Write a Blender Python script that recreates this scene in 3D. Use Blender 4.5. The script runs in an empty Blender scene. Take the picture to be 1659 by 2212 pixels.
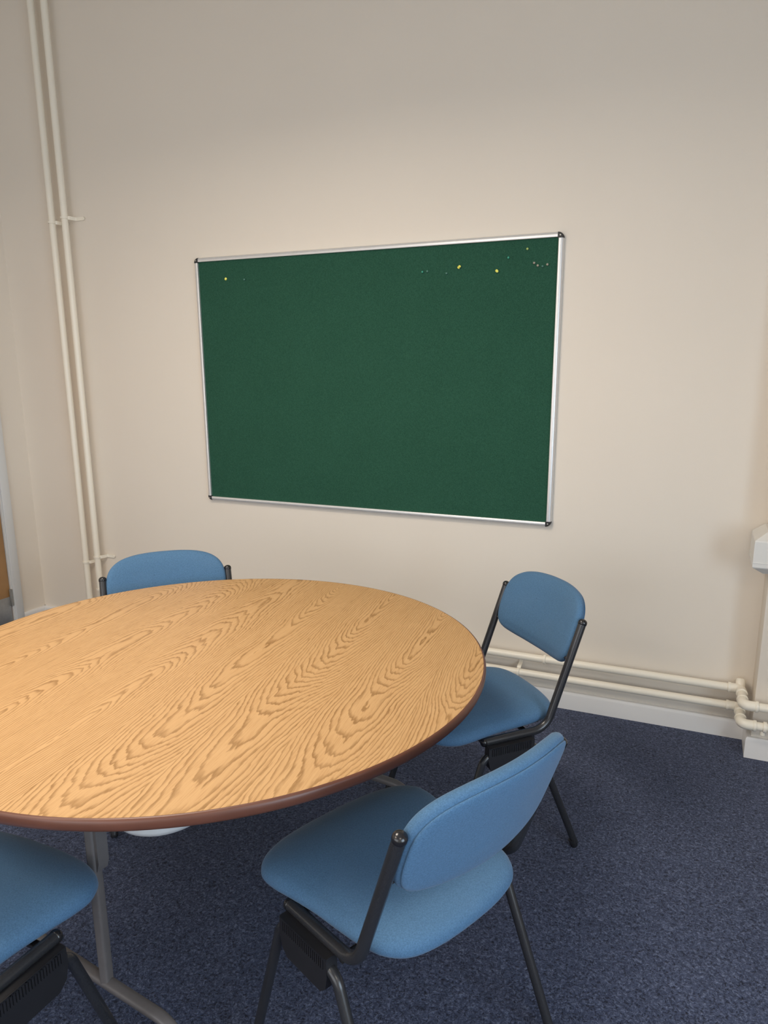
import bpy, bmesh, math, random
from mathutils import Vector, Matrix

random.seed(7)
S = bpy.context.scene
COL = S.collection

# ------------------------------------------------------------------ camera
F_PX = 1531.25
PPX, PPY = 889.64, 1152.48
CAM = Vector((2.3740, -3.0169, 1.4643))
YAW, PITCH, ROLL = -0.38683, 0.21789, 0.00229
fw = Vector((math.sin(YAW) * math.cos(PITCH), math.cos(YAW) * math.cos(PITCH), -math.sin(PITCH)))
rt = Vector((math.cos(YAW), -math.sin(YAW), 0))
up = rt.cross(fw)
r2 = rt * math.cos(ROLL) + up * math.sin(ROLL)
u2 = -rt * math.sin(ROLL) + up * math.cos(ROLL)
cd = bpy.data.cameras.new('camera')
cam = bpy.data.objects.new('camera', cd)
COL.objects.link(cam)
M = Matrix.Identity(4)
for i in range(3):
    M[i][0], M[i][1], M[i][2], M[i][3] = r2[i], u2[i], -fw[i], CAM[i]
cam.matrix_world = M
cd.sensor_fit = 'VERTICAL'
cd.sensor_height = 24.0
cd.lens = F_PX / 2212 * 24.0
cd.shift_x = -(PPX - 829.5) / 2212
cd.shift_y = (PPY - 1106) / 2212
cd.clip_start = 0.02
S.camera = cam

# ------------------------------------------------------------------ colour management, world
S.view_settings.view_transform = 'Standard'
S.view_settings.look = 'None'
S.view_settings.gamma = 1.0
S.view_settings.use_curve_mapping = False
S.view_settings.exposure = 0.35
S.cycles.max_bounces = 10
S.cycles.diffuse_bounces = 6

world = bpy.data.worlds.new('overcast_sky')
S.world = world
world.use_nodes = True
bg = world.node_tree.nodes['Background']
bg.inputs[0].default_value = (0.62, 0.78, 1.0, 1)
bg.inputs[1].default_value = 1.2

# room extents
XL, XR, YF, ZC = -1.300, 4.30, -4.50, 3.55
WY0, WY1, WZ0, WZ1 = -4.2, -2.3, 0.50, 2.10         # opening for an added window in the right wall
WX0, WX1 = -0.6, 2.2                                   # opening for an added window in the wall behind the camera
PX, PY = 2.647, -0.150                                # pier edge
LIGHTS = [(0.9, -2.0, 1.25), (0.3, -3.7, 0.85), (3.3, -3.6, 0.45)]     # added light panels: x, y, share of LOUVRE_POWER
CEILING_POWER = 1.0
LOUVRE_POWER = 22.0
LOUVRE_SPREAD = 172.0
LAMP_Z = 2.78
DAY_POWER = 60.0
ADDED_FILL_POWER = 25.0


def area(name, loc, rot, sx, sy, power, color):
    ld = bpy.data.lights.new(name, 'AREA')
    ld.shape = 'RECTANGLE'
    ld.size, ld.size_y = sx, sy
    ld.energy = power
    ld.color = color
    o = bpy.data.objects.new(name, ld)
    o.location = loc
    o.rotation_euler = rot
    COL.objects.link(o)
    return o


# area lights added outside two invented, unseen windows to set the light direction
area('added_window_light', (XR + 0.30, (WY0 + WY1) / 2, (WZ0 + WZ1) / 2), (0, math.radians(90), 0),
     WZ1 - WZ0, WY1 - WY0, DAY_POWER, (0.68, 0.85, 1.0))
area('added_window_light', ((WX0 + WX1) / 2, YF - 0.30, (WZ0 + WZ1) / 2), (math.radians(90), 0, 0),  # warm fill added behind the camera
     WX1 - WX0, WZ1 - WZ0, ADDED_FILL_POWER, (1.0, 0.94, 0.86))


# ------------------------------------------------------------------ node helpers
class NT:
    def __init__(s, name):
        s.m = bpy.data.materials.new(name)
        s.m.use_nodes = True
        s.t = s.m.node_tree
        s.b = s.t.nodes['Principled BSDF']
        s.out = s.t.nodes['Material Output']

    def n(s, typ, **kw):
        x = s.t.nodes.new(typ)
        for k, v in kw.items():
            setattr(x, k, v)
        return x

    def l(s, a, b):
        s.t.links.new(a, b)

    def val(s, sock, v):
        if hasattr(v, 'default_value') or hasattr(v, 'is_linked'):
            s.l(v, sock)
        else:
            sock.default_value = v

    def math(s, op, a, b=0.0, c=None):
        x = s.n('ShaderNodeMath', operation=op)
        s.val(x.inputs[0], a)
        s.val(x.inputs[1], b)
        if c is not None:
            s.val(x.inputs[2], c)
        return x.outputs[0]

    def coord(s, which='Object'):
        return s.n('ShaderNodeTexCoord').outputs[which]

    def mapping(s, v, scale=(1, 1, 1), rot=(0, 0, 0), loc=(0, 0, 0)):
        x = s.n('ShaderNodeMapping')
        s.l(v, x.inputs[0])
        x.inputs['Scale'].default_value = scale
        x.inputs['Rotation'].default_value = rot
        x.inputs['Location'].default_value = loc
        return x.outputs[0]

    def noise(s, v, scale, detail=2, rough=0.5):
        x = s.n('ShaderNodeTexNoise')
        s.l(v, x.inputs['Vector'])
        x.inputs['Scale'].default_value = scale
        x.inputs['Detail'].default_value = detail
        x.inputs['Roughness'].default_value = rough
        return x.outputs['Fac']

    def ramp(s, f, stops):
        x = s.n('ShaderNodeValToRGB')
        s.l(f, x.inputs[0])
        e = x.color_ramp.elements
        while len(e) > 1:
            e.remove(e[-1])
        e[0].position, e[0].color = stops[0][0], (*stops[0][1], 1)
        for p, c in stops[1:]:
            k = e.new(p)
            k.color = (*c, 1)
        return x.outputs[0]

    def mix(s, f, a, b):
        x = s.n('ShaderNodeMix', data_type='RGBA')
        s.val(x.inputs[0], f)
        for i, v in ((6, a), (7, b)):
            if isinstance(v, tuple):
                x.inputs[i].default_value = (*v, 1)
            else:
                s.l(v, x.inputs[i])
        return x.outputs[2]

    def bump(s, h, strength, dist):
        x = s.n('ShaderNodeBump')
        x.inputs['Strength'].default_value = strength
        x.inputs['Distance'].default_value = dist
        s.l(h, x.inputs['Height'])
        s.l(x.outputs[0], s.b.inputs['Normal'])

    def base(s, c, rough=0.5, metal=0.0, spec=0.5):
        if isinstance(c, tuple):
            s.b.inputs['Base Color'].default_value = (*c, 1)
        else:
            s.l(c, s.b.inputs['Base Color'])
        s.b.inputs['Roughness'].default_value = rough
        s.b.inputs['Metallic'].default_value = metal
        s.b.inputs['Specular IOR Level'].default_value = spec
        return s


def M_paint(name, c, rough=0.6, var=0.03, spec=0.3, bump=0.15):
    t = NT(name)
    v = t.coord()
    n = t.noise(v, 1.3, 3)
    a = tuple(max(0, x * (1 - var)) for x in c)
    b = tuple(min(1, x * (1 + var)) for x in c)
    t.base(t.ramp(n, [(0.3, a), (0.7, b)]), rough, 0, spec)
    t.bump(t.noise(v, 160, 3), bump, 0.0008)
    return t.m


m_wall = M_paint('cream_wall_paint', (0.77, 0.705, 0.62), 0.65, 0.012)
m_ceil = M_paint('ceiling_paint', (0.78, 0.76, 0.72), 0.8)
m_gloss = M_paint('pale_gloss_paint', (0.76, 0.75, 0.74), 0.35, 0.02, 0.5, 0.05)
m_pipe = M_paint('cream_pipe_paint', (0.86, 0.81, 0.70), 0.35, 0.02, 0.5, 0.05)
m_trunk = M_paint('white_plastic', (0.72, 0.71, 0.68), 0.4, 0.01, 0.5, 0.02)
m_door_wood = None


def mat_carpet():
    t = NT('navy_loop_carpet')
    v = t.coord()
    w = t.mapping(v, (1.0, 1.0, 1.0))
    wob = t.n('ShaderNodeTexNoise')
    t.l(w, wob.inputs['Vector'])
    wob.inputs['Scale'].default_value = 60
    add = t.n('ShaderNodeVectorMath', operation='MULTIPLY_ADD')
    t.l(wob.outputs['Color'], add.inputs[0])
    add.inputs[1].default_value = (0.02, 0.02, 0.02)
    t.l(w, add.inputs[2])
    n1 = t.noise(add.outputs[0], 135, 2, 0.6)
    n2 = t.noise(add.outputs[0], 330, 1, 0.5)
    n = t.math('MULTIPLY_ADD', n2, 0.35, t.math('MULTIPLY', n1, 0.65))
    col = t.ramp(n, [(0.36, (0.014, 0.017, 0.032)), (0.46, (0.040, 0.052, 0.098)), (0.54, (0.060, 0.076, 0.136)), (0.66, (0.135, 0.165, 0.26))])
    t.base(col, 0.95, 0, 0.1)
    t.b.inputs['Sheen Weight'].default_value = 0.1
    t.bump(n, 0.9, 0.005)
    return t.m


def mat_fabric(name, c):
    t = NT(name)
    v = t.coord()
    tw = t.mapping(v, (1, 1, 1), (0.5, 0.35, 0.6))
    fine = t.noise(tw, 950, 2)
    mid = t.noise(tw, 330, 3, 0.6)
    soft = t.noise(v, 9, 3)
    h = t.math('MULTIPLY_ADD', fine, 0.5, t.math('MULTIPLY', mid, 0.5))
    dark = tuple(x * 0.80 for x in c)
    lite = tuple(x * 1.16 for x in c)
    col = t.ramp(h, [(0.38, dark), (0.62, lite)])
    worn = t.mix(t.math('MULTIPLY', t.ramp(soft, [(0.5, (0, 0, 0)), (0.75, (1, 1, 1))]), 0.22), col, tuple(x * 0.9 + 0.03 for x in c))
    # scattered dark specks of lint
    vo = t.n('ShaderNodeTexVoronoi')
    t.l(v, vo.inputs['Vector'])
    vo.inputs['Scale'].default_value = 42
    sp = t.math('LESS_THAN', vo.outputs['Distance'], 0.055)
    pick = t.math('GREATER_THAN', t.noise(v, 14, 1), 0.56)
    col2 = t.mix(t.math('MULTIPLY', t.math('MULTIPLY', sp, pick), 0.45), worn, (0.03, 0.05, 0.08))
    t.base(col2, 0.92, 0, 0.15)
    t.b.inputs['Sheen Weight'].default_value = 0.14
    t.b.inputs['Sheen Roughness'].default_value = 0.4
    t.bump(h, 0.35, 0.0012)
    return t.m


def mat_felt():
    t = NT('green_felt')
    v = t.coord()
    n = t.math('MULTIPLY_ADD', t.noise(v, 350, 2, 0.7), 0.9, t.math('MULTIPLY', t.noise(v, 5, 3), 0.1))
    t.base(t.ramp(n, [(0.35, (0.018, 0.064, 0.041)), (0.65, (0.032, 0.106, 0.069))]), 0.95, 0, 0.08)
    t.bump(n, 0.4, 0.001)
    return t.m


def mat_oak():
    """Oak-effect laminate: flat-sawn strips with cathedral grain, local X across, local Y along the grain."""
    t = NT('oak_laminate')
    v = t.mapping(t.coord(), (1, 1, 1), (0, 0, math.radians(0)))
    sep = t.n('ShaderNodeSeparateXYZ')
    t.l(v, sep.inputs[0])
    x, y = sep.outputs[0], sep.outputs[1]
    P = 0.197
    # large wander of the strips along the grain
    wv = t.mapping(v, (2.0, 0.9, 1))
    wander = t.math('MULTIPLY', t.math('SUBTRACT', t.noise(wv, 1.2, 1), 0.5), 0.09)
    xs = t.math('ADD', t.math('ADD', x, wander), 10 * P - 0.508 + P / 2)
    idx = t.math('FLOOR', t.math('DIVIDE', xs, P))
    loc = t.math('SUBTRACT', t.math('SUBTRACT', xs, t.math('MULTIPLY', idx, P)), P / 2)
    wn = t.n('ShaderNodeTexWhiteNoise', noise_dimensions='1D')
    t.l(idx, wn.inputs['W'])
    rnd = wn.outputs['Value']
    wn2 = t.n('ShaderNodeTexWhiteNoise', noise_dimensions='1D')
    t.l(t.math('ADD', idx, 31.7), wn2.inputs['W'])
    rnd2 = wn2.outputs['Value']
    # slow undulation of the cut depth, different in every strip
    cmb = t.n('ShaderNodeCombineXYZ')
    t.l(t.math('MULTIPLY', x, 2.0), cmb.inputs[0])
    t.l(t.math('MULTIPLY', y, 1.9), cmb.inputs[1])
    t.l(t.math('MULTIPLY', idx, 5.3), cmb.inputs[2])
    und = t.math('MULTIPLY', t.math('SUBTRACT', t.noise(cmb.outputs[0], 1.0, 2, 0.4), 0.5), 0.115)
    sgn = t.math('SUBTRACT', 1.0, t.math('MULTIPLY', t.math('GREATER_THAN', idx, 7.5), 2.0))
    dep = t.math('ADD', t.math('MULTIPLY', t.math('MULTIPLY', y, sgn), 0.10), t.math('MULTIPLY_ADD', rnd2, 0.05, 0.045))
    dep = t.math('ADD', dep, und)
    # jagged fine wobble of the rings
    jv = t.n('ShaderNodeCombineXYZ')
    t.l(t.math('MULTIPLY', x, 60), jv.inputs[0])
    t.l(t.math('MULTIPLY', y, 9), jv.inputs[1])
    t.l(idx, jv.inputs[2])
    jag = t.math('MULTIPLY', t.math('SUBTRACT', t.noise(jv.outputs[0], 1.0, 3, 0.6), 0.5), 0.0105)
    r = t.math('SQRT', t.math('ADD', t.math('MULTIPLY', t.math('MULTIPLY', loc, loc), 1.15), t.math('MULTIPLY', dep, dep)))
    r = t.math('ADD', r, jag)
    ph = t.math('MULTIPLY', r, 150.0)
    fr = t.math('FRACT', ph)
    ringline = t.ramp(fr, [(0.0, (0, 0, 0)), (0.55, (0.10, 0.10, 0.10)), (0.82, (0.9, 0.9, 0.9)), (0.90, (1, 1, 1)), (1.0, (0, 0, 0))])
    # fine pores, long and thin
    pv = t.mapping(v, (420, 16, 1))
    pore = t.ramp(t.noise(pv, 1.0, 2, 0.6), [(0.48, (0, 0, 0)), (0.68, (1, 1, 1))])
    pv2 = t.mapping(v, (60, 2.5, 1))
    band = t.noise(pv2, 1.0, 2)
    light = t.mix(band, (0.565, 0.342, 0.158), (0.625, 0.392, 0.190))
    dark = (0.30, 0.162, 0.060)
    amt = t.math('MULTIPLY', ringline, t.math('MULTIPLY_ADD', t.noise(t.mapping(v, (30, 6, 1)), 1.0, 2), 0.9, 0.42))
    c1 = t.mix(amt, light, dark)
    c2 = t.mix(t.math('MULTIPLY', pore, 0.36), c1, (0.40, 0.21, 0.08))
    t.base(c2, 0.42, 0, 0.4)
    t.b.inputs['Roughness'].default_value = 0.42
    t.bump(pore, 0.04, 0.0004)
    return t.m


def M_simple(name, c, rough=0.5, metal=0.0, spec=0.5, var=0.06, scale=40):
    t = NT(name)
    n = t.noise(t.coord(), scale, 3)
    a = tuple(x * (1 - var) for x in c)
    b = tuple(min(1, x * (1 + var)) for x in c)
    t.base(t.ramp(n, [(0.3, a), (0.7, b)]), rough, metal, spec)
    return t.m


m_carpet = mat_carpet()
m_fabric = mat_fabric('blue_upholstery', (0.078, 0.166, 0.290))
m_felt = mat_felt()
m_oak = mat_oak()
m_edge = M_simple('red_brown_edging', (0.125, 0.047, 0.029), 0.38, 0, 0.5, 0.1, 12)
m_under = M_simple('board_underside', (0.10, 0.07, 0.05), 0.8)
m_black = M_simple('black_powder_coat', (0.028, 0.029, 0.033), 0.26, 0.15, 0.6, 0.1, 300)
m_plast = M_simple('black_plastic', (0.014, 0.014, 0.017), 0.45, 0, 0.5)
m_cap = M_simple('black_glossy_cap', (0.012, 0.012, 0.014), 0.22, 0, 0.6)
m_leg = M_simple('taupe_grey_enamel', (0.145, 0.132, 0.130), 0.42, 0.1, 0.5, 0.05)
m_legw = M_simple('pale_grey_plastic', (0.52, 0.52, 0.52), 0.5)
m_alu = M_simple('satin_aluminium', (0.74, 0.74, 0.745), 0.36, 0.55, 0.5, 0.02, 60)
m_yel = M_simple('yellow_plastic', (0.95, 0.90, 0.16), 0.3)
m_ygr = M_simple('yellow_green_plastic', (0.40, 0.52, 0.16), 0.3)
m_teal = M_simple('teal_plastic', (0.05, 0.33, 0.23), 0.3)
m_dteal = M_simple('dull_green_plastic', (0.07, 0.19, 0.15), 0.35)
m_clear = M_simple('milky_beige_plastic', (0.36, 0.34, 0.27), 0.3)
m_steel = M_simple('worn_steel', (0.42, 0.41, 0.38), 0.4, 0.8)
m_kick = M_simple('brushed_kick_plate', (0.36, 0.37, 0.38), 0.4, 0.6)
m_doorw = M_simple('varnished_door_veneer', (0.42, 0.23, 0.09), 0.4, 0, 0.5, 0.15, 6)
m_frame_w = M_paint('white_door_gloss', (0.68, 0.69, 0.69), 0.3, 0.01, 0.5, 0.03)

t_ = NT('added_lit_diffuser')
t_.b.inputs['Emission Color'].default_value = (1.0, 0.86, 0.68, 1)
t_.b.inputs['Emission Strength'].default_value = CEILING_POWER  # weak glow for the added light panels
m_lamp = t_.m

t_ = NT('window_glass')
tr = t_.n('ShaderNodeBsdfTransparent')
gl = t_.n('ShaderNodeBsdfGlossy')
gl.inputs['Roughness'].default_value = 0.02
mx = t_.n('ShaderNodeMixShader')
mx.inputs[0].default_value = 0.06
t_.l(tr.outputs[0], mx.inputs[1])
t_.l(gl.outputs[0], mx.inputs[2])
t_.l(mx.outputs[0], t_.out.inputs[0])
m_glass = t_.m


# ------------------------------------------------------------------ mesh helpers
def link(name, bm, mat, parent=None, smooth=True, angle=40):
    bmesh.ops.remove_doubles(bm, verts=bm.verts, dist=1e-6)
    bmesh.ops.recalc_face_normals(bm, faces=bm.faces)
    me = bpy.data.meshes.new(name)
    bm.to_mesh(me)
    bm.free()
    if smooth:
        for p in me.polygons:
            p.use_smooth = True
        me.set_sharp_from_angle(angle=math.radians(angle))
    mats = mat if isinstance(mat, (list, tuple)) else [mat]
    for m in mats:
        me.materials.append(m)
    o = bpy.data.objects.new(name, me)
    COL.objects.link(o)
    if parent:
        o.parent = parent
    return o


def tag(o, label=None, cat=None, group=None, kind=None):
    if label:
        o['label'] = label
    if cat:
        o['category'] = cat
    if group:
        o['group'] = group
    if kind:
        o['kind'] = kind
    return o


def empty(name, loc, rz, label, cat, group=None):
    o = bpy.data.objects.new(name, None)
    o.empty_display_size = 0.1
    COL.objects.link(o)
    o.location = loc
    o.rotation_euler = (0, 0, rz)
    return tag(o, label, cat, group)


def struct(name, bm, mat, **kw):
    return tag(link(name, bm, mat, **kw), kind='structure')


def box(bm, a, b, bevel=0.0, seg=2):
    r = bmesh.ops.create_cube(bm, size=1)
    vs = r['verts']
    for v in vs:
        v.co = Vector(((a[i] + b[i]) / 2 + v.co[i] * (b[i] - a[i]) for i in range(3)))
    if bevel > 0:
        es = list({e for v in vs for e in v.link_edges})
        bmesh.ops.bevel(bm, geom=es, offset=bevel, segments=seg, profile=0.5, affect='EDGES')


def catmull(pts, n=8, closed=False):
    P = [Vector(p) for p in pts]
    out = []
    N = len(P)
    rng = range(N) if closed else range(N - 1)
    for i in rng:
        if closed:
            p0, p1, p2, p3 = P[(i - 1) % N], P[i], P[(i + 1) % N], P[(i + 2) % N]
        else:
            p0, p1, p2, p3 = P[max(i - 1, 0)], P[i], P[i + 1], P[min(i + 2, N - 1)]
        for k in range(n):
            t = k / n
            out.append(0.5 * ((2 * p1) + (-p0 + p2) * t + (2 * p0 - 5 * p1 + 4 * p2 - p3) * t * t + (-p0 + 3 * p1 - 3 * p2 + p3) * t ** 3))
    if not closed:
        out.append(P[-1])
    return out


def fillet(pts, rad, n=8):
    """Polyline with rounded corners."""
    P = [Vector(p) for p in pts]
    out = [P[0]]
    for i in range(1, len(P) - 1):
        a, b, c = P[i - 1], P[i], P[i + 1]
        d1, d2 = (a - b), (c - b)
        l1, l2 = d1.length, d2.length
        d1 /= l1
        d2 /= l2
        ang = d1.angle(d2)
        r = rad[i - 1] if isinstance(rad, (list, tuple)) else rad
        tl = min(r / math.tan(ang / 2), l1 * 0.48, l2 * 0.48)
        s, e = b + d1 * tl, b + d2 * tl
        # quadratic-ish arc through a true circle
        rr = tl * math.tan(ang / 2)
        bis = (d1 + d2).normalized()
        cen = b + bis * (rr / math.sin(ang / 2))
        v1, v2 = s - cen, e - cen
        tot = v1.angle(v2)
        for k in range(n + 1):
            f = k / n
            if tot < 1e-4:
                out.append(s.lerp(e, f))
            else:
                out.append(cen + (v1 * math.sin((1 - f) * tot) + v2 * math.sin(f * tot)) / math.sin(tot))
    out.append(P[-1])
    return out


def tube(bm, path, r, seg=16, cap=True, prof=None, taper=None):
    """Sweep a circle (or a closed 2-D profile) along the path, with parallel transport."""
    P = [Vector(p) for p in path]
    q = [P[0]]
    for p in P[1:]:
        if (p - q[-1]).length > 1e-5:
            q.append(p)
    P = q
    T = []
    for i in range(len(P)):
        a = P[max(i - 1, 0)]
        b = P[min(i + 1, len(P) - 1)]
        T.append((b - a).normalized())
    ref = Vector((0, 0, 1)) if abs(T[0].z) < 0.9 else Vector((1, 0, 0))
    nrm = (ref - T[0] * ref.dot(T[0])).normalized()
    rings = []
    pr = prof or [(r * math.cos(2 * math.pi * k / seg), r * math.sin(2 * math.pi * k / seg)) for k in range(seg)]
    for i, p in enumerate(P):
        if i:
            nrm = (nrm - T[i] * nrm.dot(T[i])).normalized()
        bn = T[i].cross(nrm)
        s = taper[i] if taper else 1.0
        rings.append([bm.verts.new(p + nrm * (a * s) + bn * (b * s)) for a, b in pr])
    n = len(pr)
    for i in range(len(rings) - 1):
        for k in range(n):
            bm.faces.new((rings[i][k], rings[i][(k + 1) % n], rings[i + 1][(k + 1) % n], rings[i + 1][k]))
    if cap:
        bm.faces.new(rings[0][::-1])
        bm.faces.new(rings[-1])


def lathe(bm, prof, seg=24, M=Matrix.Identity(4)):
    rings = []
    for r, z in prof:
        if r < 1e-6:
            rings.append([bm.verts.new(M @ Vector((0, 0, z)))])
        else:
            rings.append([bm.verts.new(M @ Vector((r * math.cos(2 * math.pi * k / seg), r * math.sin(2 * math.pi * k / seg), z))) for k in range(seg)])
    for a, b in zip(rings[:-1], rings[1:]):
        for k in range(seg):
            k2 = (k + 1) % seg
            if len(a) == 1 and len(b) == 1:
                continue
            if len(a) == 1:
                bm.faces.new((a[0], b[k2], b[k]))
            elif len(b) == 1:
                bm.faces.new((a[k], a[k2], b[0]))
            else:
                bm.faces.new((a[k], a[k2], b[k2], b[k]))


def orient(p, d):
    """Matrix placing local +Z along d at point p."""
    return Matrix.Translation(Vector(p)) @ Vector(d).normalized().to_track_quat('Z', 'Y').to_matrix().to_4x4()


def dome(bm, p, d, r, h, seg=20, skirt=0.006):
    prof = [(r, -skirt), (r * 1.05, -skirt + 0.001), (r * 1.05, 0)]
    for k in range(1, 9):
        a = k / 8 * math.pi / 2
        prof.append((r * 1.05 * math.cos(a), h * math.sin(a)))
    prof[-1] = (0, h)
    lathe(bm, [(0, -skirt)] + prof, seg, orient(p, d))


def pad(bm, outline, rings, mapf):
    """Upholstered pad. outline: closed list of 2-D points. rings: (inset, t). mapf(u,v,t)->3-D."""
    N = len(outline)
    cx = sum(p[0] for p in outline) / N
    cy = sum(p[1] for p in outline) / N
    nr = []
    for i in range(N):
        a, b = outline[i - 1], outline[(i + 1) % N]
        d = Vector((b[0] - a[0], b[1] - a[1])).normalized()
        n = Vector((d.y, -d.x))
        if n.dot(Vector((outline[i][0] - cx, outline[i][1] - cy))) < 0:
            n = -n
        nr.append(n)

    def ring(ins, t):
        out = []
        for i, p in enumerate(outline):
            if ins <= 0.024:
                q = Vector((p[0], p[1])) - nr[i] * ins
            else:
                q0 = Vector((p[0], p[1])) - nr[i] * 0.024
                f = min(1.0, (ins - 0.024))      # beyond: fraction toward centre
                q = q0.lerp(Vector((cx, cy)), f)
            out.append(bm.verts.new(mapf(q.x, q.y, t)))
        return out
    prev = None
    first = None
    for ins, t in rings:
        if ins >= 1.02:
            c = bm.verts.new(mapf(cx, cy, t))
            if prev is not None:
                for k in range(N):
                    bm.faces.new((prev[k], prev[(k + 1) % N], c))
            else:
                first = c
            prev = None
            continue
        rg = ring(ins, t)
        if prev is None and first is not None:
            for k in range(N):
                bm.faces.new((first, rg[(k + 1) % N], rg[k]))
            first = None
        elif prev is not None:
            for k in range(N):
                bm.faces.new((prev[k], prev[(k + 1) % N], rg[(k + 1) % N], rg[k]))
        prev = rg


# ------------------------------------------------------------------ the room
bm = bmesh.new()
box(bm, (XL - 0.2, YF - 0.1, -0.06), (XR + 0.1, 0.1, 0.0))
struct('floor', bm, m_carpet, smooth=False)
bm = bmesh.new()
box(bm, (XL - 0.2, YF - 0.1, ZC), (XR + 0.1, 0.1, ZC + 0.08))
struct('ceiling', bm, m_ceil, smooth=False)
bm = bmesh.new()
box(bm, (XL - 0.2, 0.0, 0.0), (XR + 0.1, 0.1, ZC))
struct('wall_back', bm, m_wall, smooth=False)
bm = bmesh.new()
box(bm, (XL - 0.2, YF - 0.1, 0.0), (WX0, YF, ZC))
box(bm, (WX1, YF - 0.1, 0.0), (XR + 0.1, YF, ZC))
box(bm, (WX0, YF - 0.1, 0.0), (WX1, YF, WZ0))
box(bm, (WX0, YF - 0.1, WZ1), (WX1, YF, ZC))
struct('wall_front', bm, m_wall, smooth=False)
bm = bmesh.new()
box(bm, (PX, PY, 0.0), (3.55, 0.0, ZC), 0.004, 2)
struct('wall_pier', bm, m_wall)
# left wall with its doorway
DY0, DY1, DZ = -1.05, -0.212, 2.06
bm = bmesh.new()
box(bm, (XL - 0.12, DY1, 0), (XL, 0, ZC))
box(bm, (XL - 0.12, YF, 0), (XL, DY0, ZC))
box(bm, (XL - 0.12, DY0, DZ), (XL, DY1, ZC))
struct('wall_left', bm, m_wall, smooth=False)
# right wall with an opening for the added window
bm = bmesh.new()
box(bm, (XR, YF, 0), (XR + 0.1, WY0, ZC))
box(bm, (XR, WY1, 0), (XR + 0.1, 0, ZC))
box(bm, (XR, WY0, 0), (XR + 0.1, WY1, WZ0))
box(bm, (XR, WY0, WZ1), (XR + 0.1, WY1, ZC))
struct('wall_right', bm, m_wall, smooth=False)
bm = bmesh.new()
w = 0.05
box(bm, (XR + 0.02, WY0, WZ0), (XR + 0.08, WY1, WZ0 + w), 0.004)
box(bm, (XR + 0.02, WY0, WZ1 - w), (XR + 0.08, WY1, WZ1), 0.004)
for yy in (WY0, (WY0 + WY1) / 2 - w / 2, WY1 - w):
    box(bm, (XR + 0.02, yy, WZ0 + w), (XR + 0.08, yy + w, WZ1 - w), 0.004)
win = struct('added_window_1', bm, m_frame_w)  # added window out of view, opening for the side light
bm = bmesh.new()
box(bm, (XR + 0.047, WY0 + w, WZ0 + w), (XR + 0.053, WY1 - w, WZ1 - w))
link('added_window_pane', bm, m_glass, win, smooth=False)

bm = bmesh.new()
box(bm, (WX0, YF - 0.08, WZ0), (WX1, YF - 0.02, WZ0 + w), 0.004)
box(bm, (WX0, YF - 0.08, WZ1 - w), (WX1, YF - 0.02, WZ1), 0.004)
for xx in (WX0, (WX0 + WX1) / 2 - w / 2, WX1 - w):
    box(bm, (xx, YF - 0.08, WZ0 + w), (xx + w, YF - 0.02, WZ1 - w), 0.004)
win = struct('added_window_2', bm, m_frame_w)  # added window out of view, opening for the fill behind the camera
bm = bmesh.new()
box(bm, (WX0 + w, YF - 0.053, WZ0 + w), (WX1 - w, YF - 0.047, WZ1 - w))
link('added_window_pane', bm, m_glass, win, smooth=False)

# baseboards (rounded top edge)
def skirting(bm, path, h, th, side):
    """path: list of (x,y) wall points; side: outward offset normals per segment handled by profile sweep."""
    prof = [(0, 0), (th, 0), (th, h - 0.014), (th * 0.92, h - 0.006), (th * 0.7, h - 0.001), (th * 0.4, h), (0, h)]
    rows = []
    n = len(path)
    for i, (x, y) in enumerate(path):
        d = []
        if i > 0:
            d.append(Vector((x - path[i - 1][0], y - path[i - 1][1])).normalized())
        if i < n - 1:
            d.append(Vector((path[i + 1][0] - x, path[i + 1][1] - y)).normalized())
        ns = [Vector((v.y, -v.x)) * side for v in d]
        m = sum(ns, Vector((0, 0)))
        if len(ns) == 2:
            m = m / (1 + ns[0].dot(ns[1]))
        rows.append([bm.verts.new((x + m.x * a, y + m.y * a, b)) for a, b in prof])
    for a, b in zip(rows[:-1], rows[1:]):
        for k in range(len(prof) - 1):
            bm.faces.new((a[k], a[k + 1], b[k + 1], b[k]))
    bm.faces.new(rows[0])
    bm.faces.new(rows[-1])


bm = bmesh.new()
skirting(bm, [(XL, 0), (PX - 0.0005, 0)], 0.082, 0.018, 1)
struct('baseboard_back', bm, m_gloss)
bm = bmesh.new()
skirting(bm, [(PX, -0.018), (PX, PY), (3.55, PY)], 0.088, 0.018, 1)
struct('baseboard_pier', bm, m_gloss)
bm = bmesh.new()
skirting(bm, [(XL, -0.158), (XL, -0.0)], 0.082, 0.018, 1)
struct('baseboard_left', bm, m_gloss)

# door in the left wall: architrave, leaf, kick plate, hinges
bm = bmesh.new()
box(bm, (XL, DY1 + 0.002, 0), (XL + 0.016, -0.158, DZ + 0.055), 0.004)
box(bm, (XL, DY0 - 0.055, 0), (XL + 0.016, DY0 - 0.002, DZ + 0.055), 0.004)
box(bm, (XL, DY0 - 0.002, DZ), (XL + 0.016, DY1 + 0.002, DZ + 0.055), 0.004)
box(bm, (XL - 0.12, DY1 - 0.004, 0), (XL + 0.004, DY1 + 0.002, DZ))
box(bm, (XL - 0.12, DY0 - 0.002, 0), (XL + 0.004, DY0 + 0.004, DZ))
box(bm, (XL - 0.12, DY0, DZ - 0.004), (XL + 0.004, DY1, DZ + 0.002))
struct('trim_1', bm, m_frame_w)
door = empty('door_1', (XL, (DY0 + DY1) / 2, 0), 0, None, None)
door['kind'] = 'structure'
cy = (DY0 + DY1) / 2
bm = bmesh.new()
box(bm, (-0.050, DY0 + 0.006 - cy, 0.006), (-0.006, DY1 - 0.008 - cy, DZ - 0.006), 0.002)
link('door_leaf', bm, m_doorw, door)
bm = bmesh.new()
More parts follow.
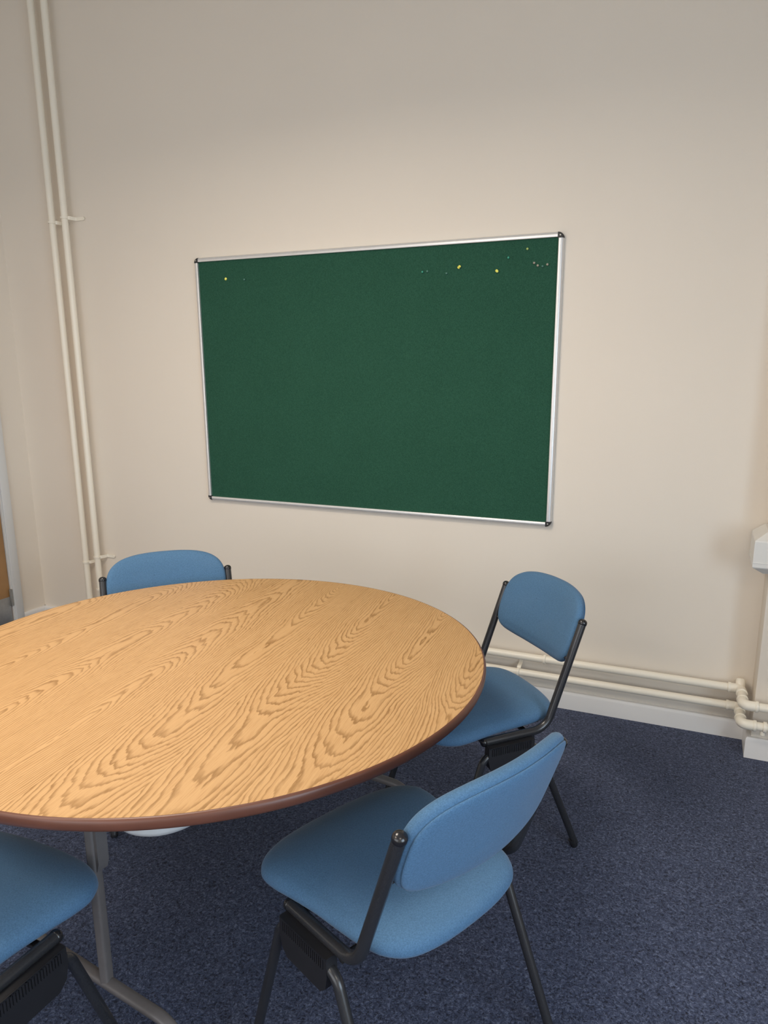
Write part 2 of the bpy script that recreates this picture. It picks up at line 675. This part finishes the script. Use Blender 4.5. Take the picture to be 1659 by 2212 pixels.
box(bm, (-0.0065, DY0 + 0.02 - cy, 0.012), (-0.004, DY1 - 0.011 - cy, 0.20), 0.0008)
tag(link('kick_plate', bm, m_kick, door), 'grey metal kick plate')
for hz in (0.195, 1.0, 1.82):
    bm = bmesh.new()
    tube(bm, [(0.002, DY1 - 0.006 - cy, hz - 0.05), (0.002, DY1 - 0.006 - cy, hz + 0.05)], 0.0065, 12)
    box(bm, (-0.004, DY1 - 0.016 - cy, hz - 0.05), (0.001, DY1 + 0.004 - cy, hz + 0.05), 0.0008)
    tag(link('hinge', bm, m_steel, door), 'worn steel hinge')


# ------------------------------------------------------------------ light panels added out of frame, above, to light the wall and table
def added_ceiling_light(x, y, share, label):
    t = empty('added_ceiling_light', (x, y, LAMP_Z), 0, label, 'ceiling light', 'added square ceiling light panels')
    bm = bmesh.new()
    for a, b in (((-0.45, -0.45), (0.45, -0.41)), ((-0.45, 0.41), (0.45, 0.45)), ((-0.45, -0.41), (-0.41, 0.41)), ((0.41, -0.41), (0.45, 0.41))):
        box(bm, (a[0], a[1], -0.05), (b[0], b[1], 0.0), 0.003)
    link('light_frame', bm, m_trunk, t)
    bm = bmesh.new()
    box(bm, (-0.41, -0.41, -0.018), (0.41, 0.41, -0.004))
    link('back_panel', bm, m_trunk, t, smooth=False)
    for sx in (-0.3, 0.3):
        bm = bmesh.new()
        tube(bm, [(sx, 0, -0.006), (sx, 0, ZC - LAMP_Z)], 0.004, 8)
        link('suspension_rod', bm, m_steel, t)
    bm = bmesh.new()
    box(bm, (-0.41, -0.41, -0.035), (0.41, 0.41, -0.02))
    link('diffuser', bm, m_lamp, t, smooth=False)
    lamp = area('added_panel_lamp', (0, 0, -0.055), (0, 0, 0), 0.80, 0.80, LOUVRE_POWER * share, (1.0, 0.88, 0.74))  # added lamp under the diffuser, gives most of the panel's light
    lamp.data.spread = math.radians(LOUVRE_SPREAD)
    lamp.parent = t


for (x, y, sh), w_ in zip(LIGHTS, ('hanging right above the table', 'behind the viewer on the door side', 'behind the viewer on the window side')):
    added_ceiling_light(x, y, sh, 'added, unseen square white suspended light panel ' + w_)

# ------------------------------------------------------------------ heating pipes
R_P = 0.0165
def elbow_collar(bm, p, d, r=R_P * 1.28, l=0.012):
    M_ = orient(p, d)
    lathe(bm, [(0, -l), (r * 0.98, -l), (r, -l + 0.002), (r, l - 0.002), (r * 0.98, l), (0, l)], 20, M_)


def clip(parent, p, axis, toward, tab=0.055, to_wall=0.05, label=None):
    """Pipe bracket: ring round the pipe and a flat tab reaching the wall."""
    bm = bmesh.new()
    lathe(bm, [(R_P * 1.02, -0.005), (R_P * 1.28, -0.005), (R_P * 1.28, 0.005), (R_P * 1.02, 0.005), (R_P * 1.02, -0.005)], 20, orient(p, axis))
    p = Vector(p)
    tw = Vector(toward)
    e = p + tw * tab
    wall = Vector((0, 1, 0))
    a = p + tw * R_P
    path = [p + tw * (R_P * 0.9) + wall * 0.004, p + tw * (R_P + 0.006) + wall * 0.006, p + tw * (R_P + 0.014) + wall * (to_wall - 0.004), e + wall * (to_wall - 0.004)]
    path = fillet(path, 0.006, 4)
    hw = 0.0085
    tube(bm, path, 0, prof=[(-hw, -0.0022), (hw, -0.0022), (hw, 0.0022), (-hw, 0.0022)])
    lathe(bm, [(0, -0.003), (0.009, -0.003), (0.009, 0.003), (0, 0.004)], 16, orient(e + wall * (to_wall - 0.004), (0, -1, 0)))
    o = link('pipe_clip', bm, m_pipe, parent)
    return o


YP = -0.052
ZU, ZL = 0.236, 0.158
XE = 2.604
YE = -0.205
XV1, XV2 = -0.868, -0.779


def pipe_run(name, label, xv, z, xj, yv):
    t = empty(name, (xv, yv, 0.0), 0, label, 'pipe')
    o = Vector((xv, yv, 0.0))
    L = lambda p: Vector(p) - o
    bm = bmesh.new()
    path = [(xv, yv, ZC - 0.001), (xv, yv, z), (xj, yv, z), (xj, YE, z), (3.5, YE, z)]
    tube(bm, [L(p) for p in fillet(path, [0.045, 0.028, 0.034], 10)], R_P, 20)
    link('pipe_run', bm, m_pipe, t)
    # jog fittings: swept larger sleeves round each bend, with rims
    for a, b, c, rr in (((xj - 0.045, yv, z), (xj, yv, z), (xj, yv - 0.045, z), 0.028), ((xj, YE + 0.048, z), (xj, YE, z), (xj + 0.048, YE, z), 0.034)):
        bm = bmesh.new()
        tube(bm, [L(p) for p in fillet([a, b, c], rr, 10)], R_P * 1.18, 20)
        da = Vector(a) - Vector(b)
        dc = Vector(c) - Vector(b)
        elbow_collar(bm, L(a), da, R_P * 1.32, 0.005)
        elbow_collar(bm, L(c), dc, R_P * 1.32, 0.005)
        link('elbow_fitting', bm, m_pipe, t)
    return t, L


tu, LU = pipe_run('heating_pipe', 'cream heating pipe, right of the two risers, then upper of the two along the wall', XV2, ZU, XE, YP)
tl, LL = pipe_run('heating_pipe', 'cream heating pipe, left of the two risers, then lower of the two along the wall', XV1, ZL, XE, YP)
# tee stub on top of the first bend of the upper pipe
bm = bmesh.new()
lathe(bm, [(0.0, -0.01), (R_P * 1.1, -0.01), (R_P * 1.1, 0.022), (R_P * 0.9, 0.028), (0, 0.030)], 20, orient(LU((XE - 0.004, YP + 0.012, ZU + 0.008)), (0, 0.6, 1)))
link('tee_stub', bm, m_pipe, tu)
clip(tu, LU((XV2, YP, 2.262)), (0, 0, 1), (1, 0, 0), 0.078)
clip(tu, LU((XV2, YP, 0.452)), (0, 0, 1), (1, 0, 0), 0.078)
clip(tu, LU((XV2, YP, 0.262)), (0, 0, 1), (-1, 0, 0), 0.04)
clip(tl, LL((XV1, YP, 2.245)), (0, 0, 1), (1, 0, 0), 0.055)
clip(tl, LL((XV1, YP, 0.413)), (0, 0, 1), (1, 0, 0), 0.055)
clip(tu, LU((1.806, YP, ZU)), (1, 0, 0), (0, 0, -1), 0.03)
clip(tl, LL((1.690, YP, ZL)), (1, 0, 0), (0, 0, 1), 0.045)
bm = bmesh.new()
elbow_collar(bm, LL((2.687, YE, ZL)), (1, 0, 0), R_P * 1.3, 0.006)
lathe(bm, [(0, -0.006), (0.010, -0.006), (0.010, 0.014), (0.006, 0.017), (0, 0.018)], 16, orient(LL((2.682, YE, ZL - R_P - 0.002)), (0, 0, -1)))
link('drain_valve', bm, m_pipe, tl)

# small cream junction box high up by the risers
bm = bmesh.new()
box(bm, (-1.296, -0.03, 2.59), (-1.262, 0.0, 2.70), 0.006)
jb = link('junction_box', bm, m_pipe)
tag(jb, 'small cream box on the wall high in the corner left of the risers', 'box')

# dado trunking wrapping the pier
bm = bmesh.new()
prof = [(0.0, 0.748), (0.024, 0.753), (0.062, 0.780), (0.064, 0.784), (0.064, 0.878), (0.062, 0.883), (0.020, 0.912), (0.0, 0.914)]
path = [(PX, -0.012), (PX, PY), (3.5, PY)]
rows = []
for (x, y), m in zip(path, (Vector((-1, 0)), Vector((-1, -1)), Vector((0, -1)))):
    rows.append([bm.verts.new((x + m.x * a, y + m.y * a, b)) for a, b in prof])
for a, b in zip(rows[:-1], rows[1:]):
    for k in range(len(prof) - 1):
        bm.faces.new((a[k], a[k + 1], b[k + 1], b[k]))
bm.faces.new(rows[0])
bm.faces.new(rows[-1])
tk = empty('cable_trunking', (PX, PY, 0.75), 0, 'white plastic cable trunking wrapped round the wall pier above the pipes', 'cable trunking')
o = link('trunking_body', bm, m_trunk, None, angle=20)
o.parent = tk
o.location = -tk.location
bm = bmesh.new()
for z_ in (0.800,):
    tube(bm, [(PX - 0.0645, -0.02, z_), (PX - 0.0645, PY - 0.0645, z_), (3.49, PY - 0.0645, z_)], 0, prof=[(-0.0012, -0.0012), (0.0012, -0.0012), (0.0012, 0.0012), (-0.0012, 0.0012)])
o = link('lid_lip', bm, m_trunk, tk)
o.location = -tk.location

# ------------------------------------------------------------------ pinboard
BZ, BW, BH = 0.8306, 1.800, 1.1965
bd = empty('pinboard', (BW / 2, 0, BZ), 0, 'large green felt pinboard in an aluminium frame on the cream wall', 'pinboard')
bm = bmesh.new()
box(bm, (-BW / 2 + 0.012, -0.013, 0.012), (BW / 2 - 0.012, -0.001, BH - 0.012))
link('felt_panel', bm, m_felt, bd, smooth=False)
# frame profile: (inward distance from outer edge, depth from wall)
fp = [(0.000, 0.0), (0.000, 0.014), (0.002, 0.019), (0.006, 0.0225), (0.010, 0.0235), (0.0105, 0.0222), (0.0115, 0.0222), (0.012, 0.0235), (0.018, 0.0235), (0.020, 0.0225), (0.020, 0.0)]
cs = 0.024
def rail(a, b, inward):
    bm = bmesh.new()
    rows = []
    for p in (a, b):
        rows.append([bm.verts.new((p[0] + inward[0] * i, -d, p[1] + inward[1] * i)) for i, d in fp])
    n = len(fp)
    for k in range(n):
        bm.faces.new((rows[0][k], rows[0][(k + 1) % n], rows[1][(k + 1) % n], rows[1][k]))
    bm.faces.new(rows[0])
    bm.faces.new(rows[1][::-1])
    link('frame_rail', bm, m_alu, bd, angle=30)
h2 = BW / 2
rail((-h2 + cs, BH), (h2 - cs, BH), (0, -1))
rail((-h2 + cs, 0), (h2 - cs, 0), (0, 1))
rail((-h2, cs), (-h2, BH - cs), (1, 0))
rail((h2, cs), (h2, BH - cs), (-1, 0))
for sx in (-1, 1):
    for sz in (0, 1):
        bm = bmesh.new()
        ox, oz = sx * h2, sz * BH
        ix, iz = -sx, (1 if sz == 0 else -1)
        # quarter-round corner block
        N = 8
        pts = []
        for k in range(N + 1):
            a = k / N * math.pi / 2
            pts.append((cs - cs * math.cos(a) * 1.0, cs - cs * math.sin(a) * 1.0))
        poly = [(cs, cs)] + [(p[0], p[1]) for p in pts]
        fr = []
        for d, sc in ((0.0, 1.0), (0.017, 1.0), (0.0215, 0.95), (0.0245, 0.84)):
            fr.append([bm.verts.new((ox + ix * (cs + (u - cs) * sc), -d, oz + iz * (cs + (v - cs) * sc))) for u, v in poly])
        for a, b in zip(fr[:-1], fr[1:]):
            for k in range(len(poly)):
                k2 = (k + 1) % len(poly)
                bm.faces.new((a[k], a[k2], b[k2], b[k]))
        bm.faces.new(fr[0])
        bm.faces.new(fr[-1][::-1])
        cc = link('corner_cap', bm, m_plast, bd)
        bm = bmesh.new()
        lathe(bm, [(0, 0), (0.0032, 0.0), (0.0032, 0.0010), (0.002, 0.0014), (0, 0.0014)], 12, orient((ox + ix * 0.0135, -0.0242, oz + iz * 0.0135), (0, -1, 0)))
        link('screw', bm, m_steel, cc)


def pin(x, z, mat, label, big=True, tilt=(0, 0)):
    bm = bmesh.new()
    s = 1.0 if big else 0.88
    if big:
        pr = [(0, 0), (0.0055, 0), (0.0058, 0.001), (0.0050, 0.0022), (0.0032, 0.004), (0.0030, 0.008), (0.0048, 0.0105), (0.0052, 0.012), (0.0046, 0.0132), (0, 0.0136)]
    else:
        pr = [(0, 0), (0.0040, 0), (0.0052, 0.0015), (0.0056, 0.004), (0.0048, 0.0066), (0.0028, 0.0084), (0, 0.009)]
    lathe(bm, [(r * s, zz * s) for r, zz in pr], 18, orient((0, 0, 0), (tilt[0], -1, tilt[1])))
    tube(bm, [(0, 0.006, 0), (0, -0.002, 0)], 0.0005, 6)
    o = link('push_pin' if big else 'map_pin', bm, mat)
    o.location = (x, -0.0133, z)
    tag(o, label, 'pin', 'pins stuck in the green board')


pin(0.176, 1.922, m_yel, 'yellow push pin alone near the top left corner of the green board', True, (0.8, 0.1))
pin(0.285, 1.915, m_dteal, 'dull green pin just right of the lone yellow pin at the board top left', False)
pin(1.198, 1.904, m_teal, 'teal pin, left of the close green pair on the board', False)
pin(1.219, 1.905, m_dteal, 'dull green pin, right of the close green pair on the board', False, (0.5, 0))
pin(1.308, 1.893, m_dteal, 'dull green pin just below and left of the middle yellow push pin', False)
pin(1.361, 1.914, m_yel, 'yellow push pin tilted sideways, right of the dull green pins', True, (0.8, 0.35))
pin(1.527, 1.893, m_yel, 'fat yellow push pin, right-most of the yellow push pins', True, (0.5, -0.35))
pin(1.576, 1.941, m_teal, 'teal pin above and right of the fat yellow push pin', False)
pin(1.654, 1.970, m_ygr, 'yellow green pin, the highest pin at the top right of the board', False)
pin(1.685, 1.914, m_clear, 'milky pin, left-most of the row of four near the right frame', False, (-.4, .2))
pin(1.699, 1.904, m_clear, 'milky pin, second from the left in the row of four', False)
pin(1.718, 1.899, m_dteal, 'dull green pin, third and lowest in the row of four', False, (.2, .3))
pin(1.738, 1.906, m_clear, 'milky beige pin, right-most of the four, nearest the right frame', False)

# ------------------------------------------------------------------ table
TC = Vector((1.1947, -1.5506, 0))
TR, TZ = 0.7342, 0.730
GR = math.radians(7.0)
tb = empty('round_table', (TC.x, TC.y, 0), GR, 'round oak-effect table with red-brown edging and grey legs', 'table')
bm = bmesh.new()
bmesh.ops.create_circle(bm, cap_ends=True, segments=160, radius=TR - 0.0035)
for v in bm.verts:
    v.co.z = TZ
e = [f for f in bm.faces]
ret = bmesh.ops.extrude_face_region(bm, geom=e)
for v in [g for g in ret['geom'] if isinstance(g, bmesh.types.BMVert)]:
    v.co.z = TZ - 0.003
link('tabletop', bm, m_oak, tb, smooth=False)
bm = bmesh.new()
r0, zt = TR, TZ
prof = [(r0 - 0.0038, zt - 0.0029), (r0 - 0.0038, zt - 0.0002), (r0 - 0.0015, zt - 0.0003), (r0 + 0.001, zt - 0.002), (r0 + 0.003, zt - 0.006), (r0 + 0.0035, zt - 0.012),
        (r0 + 0.003, zt - 0.018), (r0 + 0.001, zt - 0.023), (r0 - 0.002, zt - 0.0255), (r0 - 0.012, zt - 0.026), (r0 - 0.012, zt - 0.0029), (r0 - 0.0038, zt - 0.0029)]
lathe(bm, prof, 160)
tag(link('edge_band', bm, m_edge, tb), 'red-brown rounded edging')
bm = bmesh.new()
lathe(bm, [(0, zt - 0.0035), (r0 - 0.0122, zt - 0.0035), (r0 - 0.0122, zt - 0.0255), (0, zt - 0.0255)], 96)
link('underside', bm, m_under, tb)
Rm = Matrix.Rotation(-GR, 3, 'Z')


def TL(p):
    return Rm @ (Vector(p) - TC)


def rrect(w, h, r, n=4):
    out = []
    for cx_, cy_, a0 in ((w / 2 - r, h / 2 - r, 0), (-w / 2 + r, h / 2 - r, 90), (-w / 2 + r, -h / 2 + r, 180), (w / 2 - r, -h / 2 + r, 270)):
        for k in range(n + 1):
            a = math.radians(a0 + 90 * k / n)
            out.append((cx_ + r * math.cos(a), cy_ + r * math.sin(a)))
    return out


FD = Vector((0.990, -0.142, 0))
FN = Vector((0.142, 0.990, 0))
FH = 0.128
for sgn, mid, off in ((-1, Vector((1.140, -2.018, 0)), 0.0935), (1, Vector((1.250, -1.012, 0)), -0.0935)):
    # pedestal post
    pp = mid + FD * off
    bm = bmesh.new()
    tube(bm, [TL((pp.x, pp.y, FH)), TL((pp.x, pp.y, 0.700))], 0, prof=rrect(0.022, 0.024, 0.005))
    link('post', bm, m_leg, tb, angle=50)
    # arched foot
    bm = bmesh.new()
    a, b = mid - FD * 0.36, mid + FD * 0.36
    path = [TL(p) for p in fillet([(a.x, a.y, 0.012), (mid.x - FD.x * .315, mid.y - FD.y * .315, FH), (mid.x + FD.x * .315, mid.y + FD.y * .315, FH), (b.x, b.y, 0.012)], 0.085, 12)]
    tube(bm, path, 0, prof=rrect(0.024, 0.026, 0.009))
    ft = link('foot', bm, m_leg, tb, angle=50)
    for q in (a, b):
        bm = bmesh.new()
        lathe(bm, [(0, 0), (0.020, 0), (0.021, 0.004), (0.018, 0.022), (0, 0.022)], 20, orient(TL((q.x, q.y, 0)), (0, 0, 1)))
        link('floor_glide', bm, m_plast, ft)
    # channel bracket beside the post head
    bm = bmesh.new()
    bx = pp + FD * 0.0165 + FN * 0.008
    c = TL((bx.x, bx.y, 0))
    for (z0, z1, w1, w0) in ((0.508, 0.700, 0.022, 0.022),):
        vs = []
        for z, wd in ((0.420, 0.003), (0.442, 0.010), (0.700, 0.010)):
            vs.append([bm.verts.new(c + Rm @ (FD * sx * wd / 2 + FD * (wd - 0.010) / 2 + FN * sy * 0.013) + Vector((0, 0, z))) for sx, sy in ((-1, -1), (1, -1), (1, 1), (-1, 1))])
        for r_a, r_b in zip(vs[:-1], vs[1:]):
            for k in range(4):
                bm.faces.new((r_a[k], r_a[(k + 1) % 4], r_b[(k + 1) % 4], r_b[k]))
        bm.faces.new(vs[0])
        bm.faces.new(vs[-1])
    link('fold_bracket', bm, m_leg, tb, angle=30)
    # cross rail under the top
    bm = bmesh.new()
    a, b = mid - FD * 0.30, mid + FD * 0.30
    tube(bm, [TL((a.x, a.y, 0.690)), TL((b.x, b.y, 0.690))], 0, prof=rrect(0.026, 0.030, 0.004))
    link('top_rail', bm, m_leg, tb, angle=50)
# pale shallow moulded dish below the rim, near post side
bm = bmesh.new()
dc = TL((1.484, -2.079, 0))
lathe(bm, [(0, 0.655), (0.070, 0.655), (0.086, 0.661), (0.093, 0.672), (0.094, 0.7035), (0, 0.7035)], 40, Matrix.Translation(dc))
tag(link('mounting_disc', bm, m_legw, tb), 'pale grey plastic disc under the top')


# ------------------------------------------------------------------ chairs
HW = 0.221
CAPY, CAPZ = -0.237, 0.745
BY, BZ_ = -0.122, 0.424
RF = 0.093
TRB = 0.0125

back_half = [(0.0, 0.090), (0.06, 0.088), (0.115, 0.080), (0.160, 0.064), (0.192, 0.037), (0.2085, 0.000), (0.2115, -0.045), (0.209, -0.090), (0.199, -0.122), (0.175, -0.141), (0.13, -0.147), (0.06, -0.1485), (0.0, -0.149)]
seat_half = [(0.0, 0.262), (0.07, 0.260), (0.14, 0.249), (0.196, 0.222), (0.226, 0.180), (0.229, 0.135), (0.220, 0.085), (0.210, 0.025), (0.204, -0.04), (0.197, -0.100), (0.181, -0.153), (0.146, -0.190), (0.086, -0.208), (0.0, -0.213)]


def closed_outline(half, n=5):
    full = half + [(-x, y) for x, y in half[-2:0:-1]]
    return [(p.x, p.y) for p in catmull([(x, y, 0) for x, y in full], n, True)]


def build_chair():
    t = empty('meeting_chair', (0, 0, 0), 0, 'x', 'chair', 'blue upholstered meeting chairs round the table')
    # seat cushion
    def ms(u, v, tt):
        sag = 0.006 * math.exp(-((u / 0.11) ** 2 + ((v - 0.0) / 0.12) ** 2))
        wf = 0.016 * max(0, (v - 0.10) / 0.16) ** 2
        rear = 0.006 * max(0, (-v - 0.08) / 0.13) ** 2
        return Vector((u - 0.004, v, 0.428 + tt - sag * (tt > 0.03) - wf + rear * 0))
    bm = bmesh.new()
    pad(bm, closed_outline(seat_half), [
        (1.02, 0.000), (0.524, 0.0), (0.124, 0.0), (0.024, 0.001), (0.012, 0.003), (0.004, 0.009), (0.0, 0.017), (0.0008, 0.024), (0.004, 0.031), (0.010, 0.0370), (0.018, 0.0412), (0.024, 0.0432),
        (0.070, 0.0465), (0.150, 0.0505), (0.284, 0.0540), (0.484, 0.0562), (0.724, 0.0570), (1.02, 0.0572)], ms)
    link('seat', bm, m_fabric, t, angle=80)
    bm = bmesh.new()
    box(bm, (-0.165, -0.135, 0.414), (0.165, 0.17, 0.4275), 0.004)
    link('seat_pan', bm, m_plast, t)
    # backrest, bowed backwards between the posts
    ax = Vector((0, CAPY - BY, CAPZ - BZ_)).normalized()
    nf = Vector((0, ax.z, -ax.y))          # forward normal of the back plane

    def mb(u, v, tt):
        bow = 0.036 * (1 - (u / 0.205) ** 2)
        p = Vector((0, CAPY, CAPZ)) + ax * v + nf * (tt - 0.007 - bow)
        p.x = u * (1 - 0.0)
        return p
    bm = bmesh.new()
    pad(bm, closed_outline(back_half), [
        (1.02, -0.0145), (0.624, -0.0145), (0.224, -0.0145), (0.060, -0.0143), (0.024, -0.0140), (0.014, -0.0134), (0.0075, -0.0118), (0.0050, -0.0098), (0.0052, -0.0078), (0.0066, -0.0064), (0.0050, -0.0050),
        (0.0018, -0.0030), (0.0, 0.002), (0.000, 0.008), (0.0030, 0.0145), (0.008, 0.0195), (0.015, 0.0225), (0.024, 0.0245),
        (0.080, 0.0268), (0.224, 0.0285), (0.524, 0.029), (1.02, 0.029)], mb)
    link('backrest', bm, m_fabric, t, angle=80)
    for s in (-1, 1):
        bm = bmesh.new()
        path = fillet([(s * HW, CAPY, CAPZ), (s * HW, BY, BZ_), (s * HW, RF, BZ_ - 0.001)], 0.062, 12)
        tube(bm, path, TRB, 20)
        # bolts fixing pad to post, seat to rail
        for q in (0.05, 0.12):
            p = Vector((s * HW, CAPY, CAPZ)) - ax * q
            tube(bm, [p, p + Vector((-s * 0.022, 0, 0))], 0.005, 10)
        fr = link('side_frame', bm, m_black, t)
        bm = bmesh.new()
        dome(bm, (s * HW, CAPY, CAPZ), ax, TRB * 1.04, 0.011)
        link('end_cap', bm, m_cap, fr)
        bm = bmesh.new()
        dome(bm, (s * HW, RF, BZ_ - 0.001), (0, 1, 0), TRB * 1.04, 0.009)
        link('end_cap', bm, m_cap, fr)
        # ribbed spacer panel between rail and legs
        bm = bmesh.new()
        xo = s * 0.236
        zz0, zz1 = 0.330, BZ_ - 0.009
        y0, y1 = -0.066, 0.088
        pts = [(y0, zz1), (y1, zz1), (y1 + 0.002, 0.375), (y1 - 0.006, 0.345), (y1 - 0.022, zz0), (y0 + 0.022, zz0), (y0 + 0.006, 0.345), (y0, 0.375)]
        A = [bm.verts.new((xo - 0.0125, y, z)) for y, z in pts]
        B = [bm.verts.new((xo + 0.0125, y, z)) for y, z in pts]
        bm.faces.new(A)
        bm.faces.new(B[::-1])
        for k in range(len(pts)):
            k2 = (k + 1) % len(pts)
            bm.faces.new((A[k], A[k2], B[k2], B[k]))
        nrib = 22
        for k in range(nrib):
            yc = y0 + 0.012 + (y1 - y0 - 0.024) * k / (nrib - 1)
            a_, b_ = sorted((xo + s * 0.0115, xo + s * 0.0150))
            box(bm, (a_, yc - 0.0019, 0.388), (b_, yc + 0.0019, zz1 - 0.001))
        a_, b_ = sorted((xo + s * 0.0115, xo + s * 0.0150))
        box(bm, (a_, y0 + 0.003, zz1 - 0.004), (b_, y1 - 0.003, zz1))
        link('spacer_panel', bm, m_plast, t, smooth=False)
        # legs: two halves of an inverted U
        for fr_, foot in ((-1, (s * 0.243, -0.238, 0.0)), (1, (s * 0.243, 0.218, 0.0))):
            top = (s * 0.236, 0.0, 0.386)
            knee = (s * 0.237, 0.098 if fr_ > 0 else -0.080, 0.386)
            bm = bmesh.new()
            path = fillet([top, knee, (foot[0], foot[1], 0.012)], 0.040, 12)
            tube(bm, path, 0.0110, 18)
            lg = link('leg', bm, m_black, t)
            bm = bmesh.new()
            d = (Vector(foot) - Vector(knee)).normalized()
            f0 = Vector(foot) - d * 0.045
            lathe(bm, [(0.0, 0.014), (0.0112, 0.014), (0.0116, 0.016), (0.0118, 0.030), (0.0118, 0.040), (0.0105, 0.0425), (0, 0.0425)], 18, orient(f0, d))
            link('foot_cap', bm, m_plast, lg)
    for yy in (-0.075, 0.075):
        bm = bmesh.new()
        tube(bm, [(-HW, yy, 0.4045), (HW, yy, 0.4045)], 0.0085, 14)
        link('crossbar', bm, m_black, t)
    return t


def copy_tree(o, parent=None):
    c = o.copy()
    COL.objects.link(c)
    if parent is not None:
        c.parent = parent
    for ch in list(o.children):
        copy_tree(ch, c)
    return c


chairs = [
    (1.764, -0.969, 3.937, 'blue meeting chair by the wall pipes, facing left, seat half under the table'),
    (1.854, -1.799, 2.721, 'blue meeting chair in the foreground, seen from behind with its back at the right'),
    (1.092, -2.293, 1.551, 'blue meeting chair at the bottom left corner, only seat and front leg showing'),
    (0.734, -1.170, -0.792, 'blue meeting chair behind the table below the pinboard, only its backrest top showing'),
]
proto = build_chair()
objs = []
for i, (x, y, a, lab) in enumerate(chairs):
    objs.append(proto if i == 0 else copy_tree(proto))
for o, (x, y, a, lab) in zip(objs, chairs):
    o.location = (x, y, 0)
    o.rotation_euler = (0, 0, a - math.pi / 2)
    o['label'] = lab
